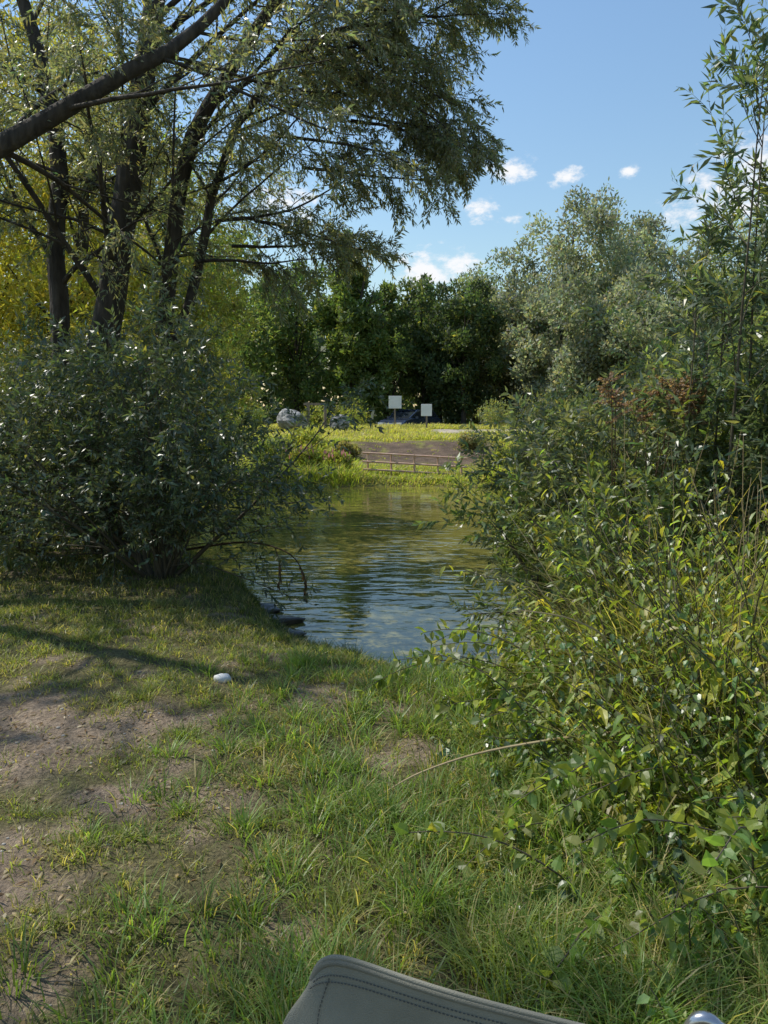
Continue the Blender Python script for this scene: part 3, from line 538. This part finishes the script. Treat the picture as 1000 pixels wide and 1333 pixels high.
# ---------------------------------------------------------------- light and sky
el=math.radians(54); h_=Vector((-.92,.38,0)).normalized()*math.cos(el); sun_dir=Vector((h_.x,h_.y,math.sin(el)))
L=bpy.data.lights.new('sun','SUN'); L.energy=5.0; L.angle=math.radians(.53); L.color=(1,.95,.85)
lo=bpy.data.objects.new('sun',L); lo.rotation_euler=(-sun_dir).to_track_quat('-Z','Y').to_euler(); link(lo)
W=bpy.data.worlds.new('World'); S.world=W; W.use_nodes=True; nt=W.node_tree; nt.nodes.clear(); N=nt.nodes; K=nt.links.new
out=N.new('ShaderNodeOutputWorld'); bg=N.new('ShaderNodeBackground'); bg.inputs[1].default_value=.15
sky=N.new('ShaderNodeTexSky'); sky.sky_type='NISHITA'; sky.sun_disc=False; sky.sun_elevation=math.asin(sun_dir.z); sky.sun_rotation=math.atan2(sun_dir.x,sun_dir.y)
sky.air_density=1.7; sky.dust_density=.2; sky.ozone_density=6
tc=N.new('ShaderNodeTexCoord'); no=N.new('ShaderNodeTexNoise'); no.inputs['Scale'].default_value=26; no.inputs['Detail'].default_value=9; no.inputs['Roughness'].default_value=.68
mp=N.new('ShaderNodeMapping'); mp.inputs['Scale'].default_value=(1,1,1.8); K(tc.outputs['Generated'],mp.inputs[0]); K(mp.outputs[0],no.inputs['Vector'])
acc=None
for (d,r_) in [((.171,1.054,.318),.030),((.192,1.054,.312),.018),((.249,1.053,.308),.024),((.125,1.047,.266),.028),((.17,1.045,.25),.016),((.05,1.037,.185),.055),((.10,1.037,.190),.04),((.478,1.049,.284),.08),((.52,1.05,.30),.10),((.33,1.05,.315),.014),((-.13,1.047,.27),.05),((-.5,.9,.35),.12),((1.2,.6,.35),.2),((-.9,-.5,.3),.2),((.4,-1,.4),.25)]:
    v=Vector(d).normalized(); di=N.new('ShaderNodeVectorMath'); di.operation='DISTANCE'; K(mp.outputs[0],di.inputs[0]); di.inputs[1].default_value=(v.x,v.y,v.z*1.8)
    mr=N.new('ShaderNodeMapRange'); mr.inputs[1].default_value=0; mr.inputs[2].default_value=r_*1.35; mr.inputs[3].default_value=1; mr.inputs[4].default_value=0; K(di.outputs['Value'],mr.inputs[0])
    if acc is None: acc=mr.outputs[0]
    else:
        mx=N.new('ShaderNodeMath'); mx.operation='MAXIMUM'; K(acc,mx.inputs[0]); K(mr.outputs[0],mx.inputs[1]); acc=mx.outputs[0]
ma=N.new('ShaderNodeMath'); ma.operation='MULTIPLY_ADD'; K(no.outputs['Fac'],ma.inputs[0]); ma.inputs[1].default_value=3.2; ma.inputs[2].default_value=-1.65
sm=N.new('ShaderNodeMath'); sm.operation='ADD'; K(acc,sm.inputs[0]); K(ma.outputs[0],sm.inputs[1])
r3=N.new('ShaderNodeMapRange'); r3.interpolation_type='SMOOTHSTEP'; r3.inputs[1].default_value=.25; r3.inputs[2].default_value=1.05; K(sm.outputs[0],r3.inputs[0])
gate=N.new('ShaderNodeMath'); gate.operation='MULTIPLY'; 
g2=N.new('ShaderNodeMapRange'); g2.inputs[1].default_value=0; g2.inputs[2].default_value=.15; K(acc,g2.inputs[0]); K(r3.outputs[0],gate.inputs[0]); K(g2.outputs[0],gate.inputs[1])
mix=N.new('ShaderNodeMix'); mix.data_type='RGBA'; K(gate.outputs[0],mix.inputs[0]); K(sky.outputs[0],mix.inputs[6]); mix.inputs[7].default_value=(6.4,6.5,6.7,1)
K(mix.outputs[2],bg.inputs[0]); K(bg.outputs[0],out.inputs[0])
# ---------------------------------------------------------------- camera
c=bpy.data.cameras.new('camera'); c.sensor_fit='VERTICAL'; c.sensor_height=36; c.lens=36*963/1333; c.clip_start=.05; c.clip_end=3000
co=bpy.data.objects.new('camera',c); co.location=(0,0,1.6); co.rotation_euler=(math.radians(82),0,0); link(co); S.camera=co
print('verts',sum(len(o.data.vertices) for o in S.objects if o.type=='MESH'))
